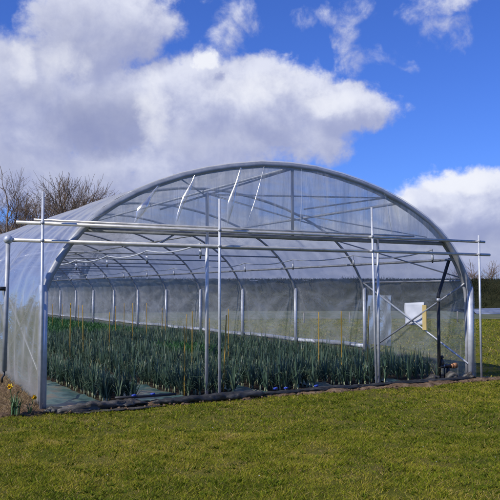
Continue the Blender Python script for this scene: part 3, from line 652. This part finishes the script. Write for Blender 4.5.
def daffodil_clump(loc, blooms, nleaf, H, label, seed):
    r = random.Random(seed); t = empty('daffodil_clump', loc); tag(t, label, 'daffodils')
    for k in range(nleaf):
        a = r.uniform(0, 2*PI); L = H*r.uniform(.6, 1.0); w = r.uniform(.0045, .008); ln = r.uniform(.1, .75); bx, by = r.gauss(0, .03), r.gauss(0, .03)
        vs = []
        for i in range(7):
            s = i/6; d = ln*s*s*L; z = L*s*(1 - .25*ln*s); ww = w*(1 - s**3)*.9 + .0008
            c, sn = math.cos(a), math.sin(a); vs += [(bx + d*c - ww*sn, by + d*sn + ww*c, z), (bx + d*c + ww*sn, by + d*sn - ww*c, z)]
        mb = MB(); mb.add(vs, [(2*i, 2*i+1, 2*i+3, 2*i+2) for i in range(6)]); mb.build('leaf', M['stem'], t)
    for (dx, dy, h, face, withered) in blooms:
        s = MB(); s.tube([(dx*.3, dy*.3, 0), (dx*.7, dy*.7, h*.6), (dx, dy, h - .01), (dx + .015*math.cos(face), dy + .015*math.sin(face), h)], .0045, 6); st = s.build('stem', M['stem'], t)
        fx, fy = math.cos(face), math.sin(face); cx, cy = dx + .02*fx, dy + .02*fy
        u = np.array([-fy, fx, 0]); n_ = np.array([fx, fy, -.12]); n_ /= np.linalg.norm(n_); w_ = np.cross(n_, u)
        c0 = np.array([cx, cy, h]); mb = MB(); R = .040 if not withered else .022
        for j in range(6):
            an = j*PI/3 + (.1 if j % 2 else 0); d = math.cos(an)*u + math.sin(an)*w_; e = -math.sin(an)*u + math.cos(an)*w_
            mb.add([c0, c0 + d*R*.5 + e*R*.33 + n_*.004, c0 + d*R + n_*(-.006 if j % 2 else .004), c0 + d*R*.5 - e*R*.33 + n_*.004], [(0, 1, 2, 3)])
        mb.build('petals', M['withered'] if withered else M['daff'], st, smooth=False)
        mb = MB(); mb.tube([c0 + n_*q for q in (0, .012, .028, .034)], [R*.28, R*.33, R*.40, R*.50], 10, cap=False); mb.build('trumpet', M['withered'] if withered else M['daff_deep'], st)
daffodil_clump((-.36, -.36, .03), [(-.055, .0, .345, -PI*.62, False), (.035, .02, .27, -.9, True)], 34, .27, 'daffodil clump with one large yellow bloom at the left edge', 1)
daffodil_clump((-.17, -.33, .03), [(.045, .0, .19, -PI*.45, False)], 9, .15, 'small daffodil plant with a single bloom beside the left leg', 2)

M['weathered'] = simple('weathered_post', [(.3,(.14,.13,.11)),(.7,(.26,.24,.21))], 9, .8)
# ------------------------------------------------------------------ far landscape
def band(name, f0, f1, r0, r1, z, mat, n=60):
    vs = []
    for i in range(n + 1):
        r = r0 + (r1 - r0)*i/n; w_ = 1.2*math.sin(r*.13) + .6*math.sin(r*.41)
        vs += [(*fr(f0 + w_, r), z), (*fr(f1 + w_*.5, r), z)]
    mb = MB(); mb.add(vs, [(2*i, 2*i+2, 2*i+3, 2*i+1) for i in range(n)]); o = mb.build(name, mat); o['kind'] = 'structure'; return o
M['stubble'] = simple('dry_stubble', [(.35,(.055,.075,.022)),(.5,(.085,.10,.034)),(.65,(.15,.135,.065))], .5, .95, scale_vec=(1,1,1))
band('field', 42.5, 62, -50, 160, .02, M['stubble'])
M['fleece'] = simple('crop_fleece', [(.36,(.07,.09,.13)),(.5,(.15,.18,.24)),(.64,(.28,.31,.38))], .9, .6, bump=.5, bsc=3)
for f0, f1, hh, lb in ((53, 61, .30, 'broad pale blue sheet of fleece below the dark bank'), (43.2, 46, .22, 'narrow pale sheet of fleece at the near side of the far plot')):
    vs = []; mb = MB(); nn = 160
    for i in range(nn + 1):
        r = 15.5 + 120*i/nn
        for j, (q, zz) in enumerate(((0, .02), (.12, .8), (.5, 1), (.88, .8), (1, .02))): vs.append((*fr(f0 + (f1 - f0)*q + .3*math.sin(r*.3), r), .02 + hh*zz*(1 + .15*math.sin(r*.9 + j))))
    mb.add(vs, [(i*5 + j, i*5 + 5 + j, i*5 + 6 + j, i*5 + 1 + j) for i in range(nn) for j in range(4)]); o = mb.build('fleece_sheet', M['fleece']); tag(o, lb, 'crop cover')
# bank with rough scrub top
n = 420; rr = np.linspace(-110, 190, n); tt = np.linspace(0, 1, 14)
Rr, Tt = np.meshgrid(rr, tt); top = 2.62 + .06*wob(Rr, Rr*0, .25, 3) + .12*wob(Rr, Rr*0, 2.2, 3)
Zk = top*np.clip(Tt*2.0, 0, 1)**.7 + .10*wob(Rr, Tt*20, 1.3, 3)*(Tt > .05) - .05; Fk = 62 + Tt*9 + .5*wob(Rr, Tt*10, .8, 3)
Pk = np.array([CX, CY]) + Fk[..., None]*FW + Rr[..., None]*RT
idx = np.arange(Rr.size).reshape(Rr.shape); F = np.stack([idx[:-1,:-1], idx[:-1,1:], idx[1:,1:], idx[1:,:-1]], -1).reshape(-1, 4)
o = np_mesh('hill', np.concatenate([Pk, Zk[..., None]], -1).reshape(-1, 3), F, M['bank'], smooth=True); tag(o, 'dark scrubby bank closing the far side of the field', kind='structure')
M['scrub'] = leafmat('bank_scrub', [(0,(.012,.016,.006)),(.6,(.035,.036,.014)),(1,(.075,.060,.03))], .9, .1, .1)
n = 70000; rr_ = rng.uniform(-60, 130, n); tq = rng.uniform(0, .75, n)**.8; tz = 2.62*np.clip(tq*2.0, 0, 1)**.7
pk = np.array([CX, CY]) + (62 + tq*9)[:, None]*FW + rr_[:, None]*RT
hz = rng.uniform(.15, .55, n)*(1 - .55*(tq > .4)) + .55*np.clip(wob(rr_, rr_*0, .8, 4, 6), 0, 1)*(tq > .38)*(tq < .55)*rng.random(n)
v, tt_ = blades(n, pk, hz, rng.uniform(.03, .08, n), rng.uniform(.2, 1.2, n), np.clip(.4 + .3*wob(rr_, tq*8, .9, 3) + rng.normal(0, .2, n), 0, 1), lambda x, y: tz - .05)
o = np_mesh('scrub', v, np.arange(len(v)).reshape(-1, 3), M['scrub'], attr=tt_); tag(o, 'dark rough scrub covering the far bank', 'scrub', kind='stuff')
# wire fence with posts along the near shore
t = empty('field_fence', (*fr(38, 14), 0)); tag(t, 'low post and wire fence across the field before the pale sheets', 'fence'); bx, by = fr(38, 14)
for i in range(22):
    mb = MB(); p_ = fr(38 + .4*math.sin(i), -8 + i*2.6 + random.uniform(-.3, .3)); mb.tube([(p_[0]-bx, p_[1]-by, -.05), (p_[0]-bx + random.gauss(0,.02), p_[1]-by, .55 + random.uniform(-.05, .1))], .035, 6); mb.build('post', M['weathered'], t)
for z in (.28, .5):
    mb = MB(); mb.tube([(fr(38, -9 + i*1.5)[0]-bx, fr(38, -9 + i*1.5)[1]-by, z + .01*math.sin(i)) for i in range(40)], .006, 4); mb.build('wire', M['weathered'], t)

def tree(name, loc, H, seed, label, spread=.55, levels=5, dens=1., group=None):
    r = random.Random(seed); t = empty(name, loc); tag(t, label, 'tree', group)
    tr = MB(); tw = MB()
    def rot(d, ang, az_):
        d = np.array(d); a = np.array([1., 0, 0]) if abs(d[0]) < .8 else np.array([0, 1., 0]); u = np.cross(d, a); u /= np.linalg.norm(u); w_ = np.cross(d, u)
        v = d*math.cos(ang) + (u*math.cos(az_) + w_*math.sin(az_))*math.sin(ang); return v/np.linalg.norm(v)
    def grow(p, d, L, rad, lv):
        pts = [p]; k = 4 if lv < 3 else 3; L = L*1.0
        for i in range(k):
            d = d + np.array([r.gauss(0, .10), r.gauss(0, .10), r.gauss(.06, .06)]); d /= np.linalg.norm(d); p = p + d*L/k; pts.append(p)
        rs = [rad*(1 - .38*i/k) for i in range(k+1)]
        (tr if lv < 2 else tw).tube(pts, rs, 7 if lv < 2 else (4 if lv < 4 else 3), cap=False)
        if lv >= levels: return
        nb = {0: 4, 1: 5, 2: 5, 3: 4, 4: 6}.get(lv, 3)
        for j in range(nb):
            s = r.uniform(.35, 1.0) if j else 1.0; i0 = min(k-1, int(s*k)); q = pts[i0] + (pts[i0+1]-pts[i0])*(s*k-i0)
            ang = (r.uniform(.35, .95) if j else r.uniform(.05, .3))*(.8 + spread*.4)
            grow(q, rot(d, ang, r.uniform(0, 2*PI)), L*r.uniform(.60, .82), max(.009, rad*(.62 if j == 0 else r.uniform(.38, .55))), lv + 1)
    grow(np.array([0, 0, -.1]), np.array([r.gauss(0, .04), r.gauss(0, .04), 1.]), H*.36, H*.021, 0)
    k_ = H/max(v[2] for v in tw.v)
    for b_ in (tr, tw): b_.v = [(x*k_, y*k_, z*k_) for x, y, z in b_.v]
    tr.build('trunk', M['bark'], t); tw.build('crown', M['twig'], t)
def tpos(px, d): a = (px - 250)/FPX; return (*fr(d, a*d), 0)
tree('bare_tree', tpos(6, 52), 10.4, 11, 'tall bare tree at the far left edge of the view')
tree('bare_tree', tpos(36, 56), 9.6, 12, 'bare tree rising just left of the leftmost slim upright')
tree('bare_tree', tpos(54, 55), 10.0, 23, 'bare tree with several stems just right of the leftmost upright')
tree('bare_tree', tpos(66, 57), 10.3, 14, 'bare rounded tree in the middle of the row behind the roof')
tree('bare_tree', tpos(80, 60), 9.9, 15, 'smaller bare tree where the tunnel roof begins to rise')
tree('bare_tree', tpos(22, 64), 8.6, 16, 'thin bare tree in the gap between two taller ones')
tree('bare_tree', tpos(466, 76), 4.6, 17, 'small bare tree on the bank close to the right upright', levels=4)
tree('bare_tree', tpos(476, 78), 4.9, 18, 'small bare bush-like tree on the bank beside the right upright', levels=4)
tree('bare_tree', tpos(489, 80), 4.9, 19, 'small bare tree standing farthest right on the bank', levels=4)

# ------------------------------------------------------------------ render settings
S.render.engine = 'CYCLES'; c = S.cycles
c.max_bounces = 10; c.transparent_max_bounces = 40; c.diffuse_bounces = 4; c.glossy_bounces = 3; c.transmission_bounces = 6
c.caustics_reflective = False; c.caustics_refractive = False; c.sample_clamp_indirect = 6
c.use_denoising = True
vs_ = S.view_settings; S.display_settings.display_device = 'sRGB'; vs_.view_transform = 'Standard'; vs_.look = 'None'; vs_.exposure = .13; vs_.gamma = 1
try: vs_.use_curve_mapping = False
except Exception: pass
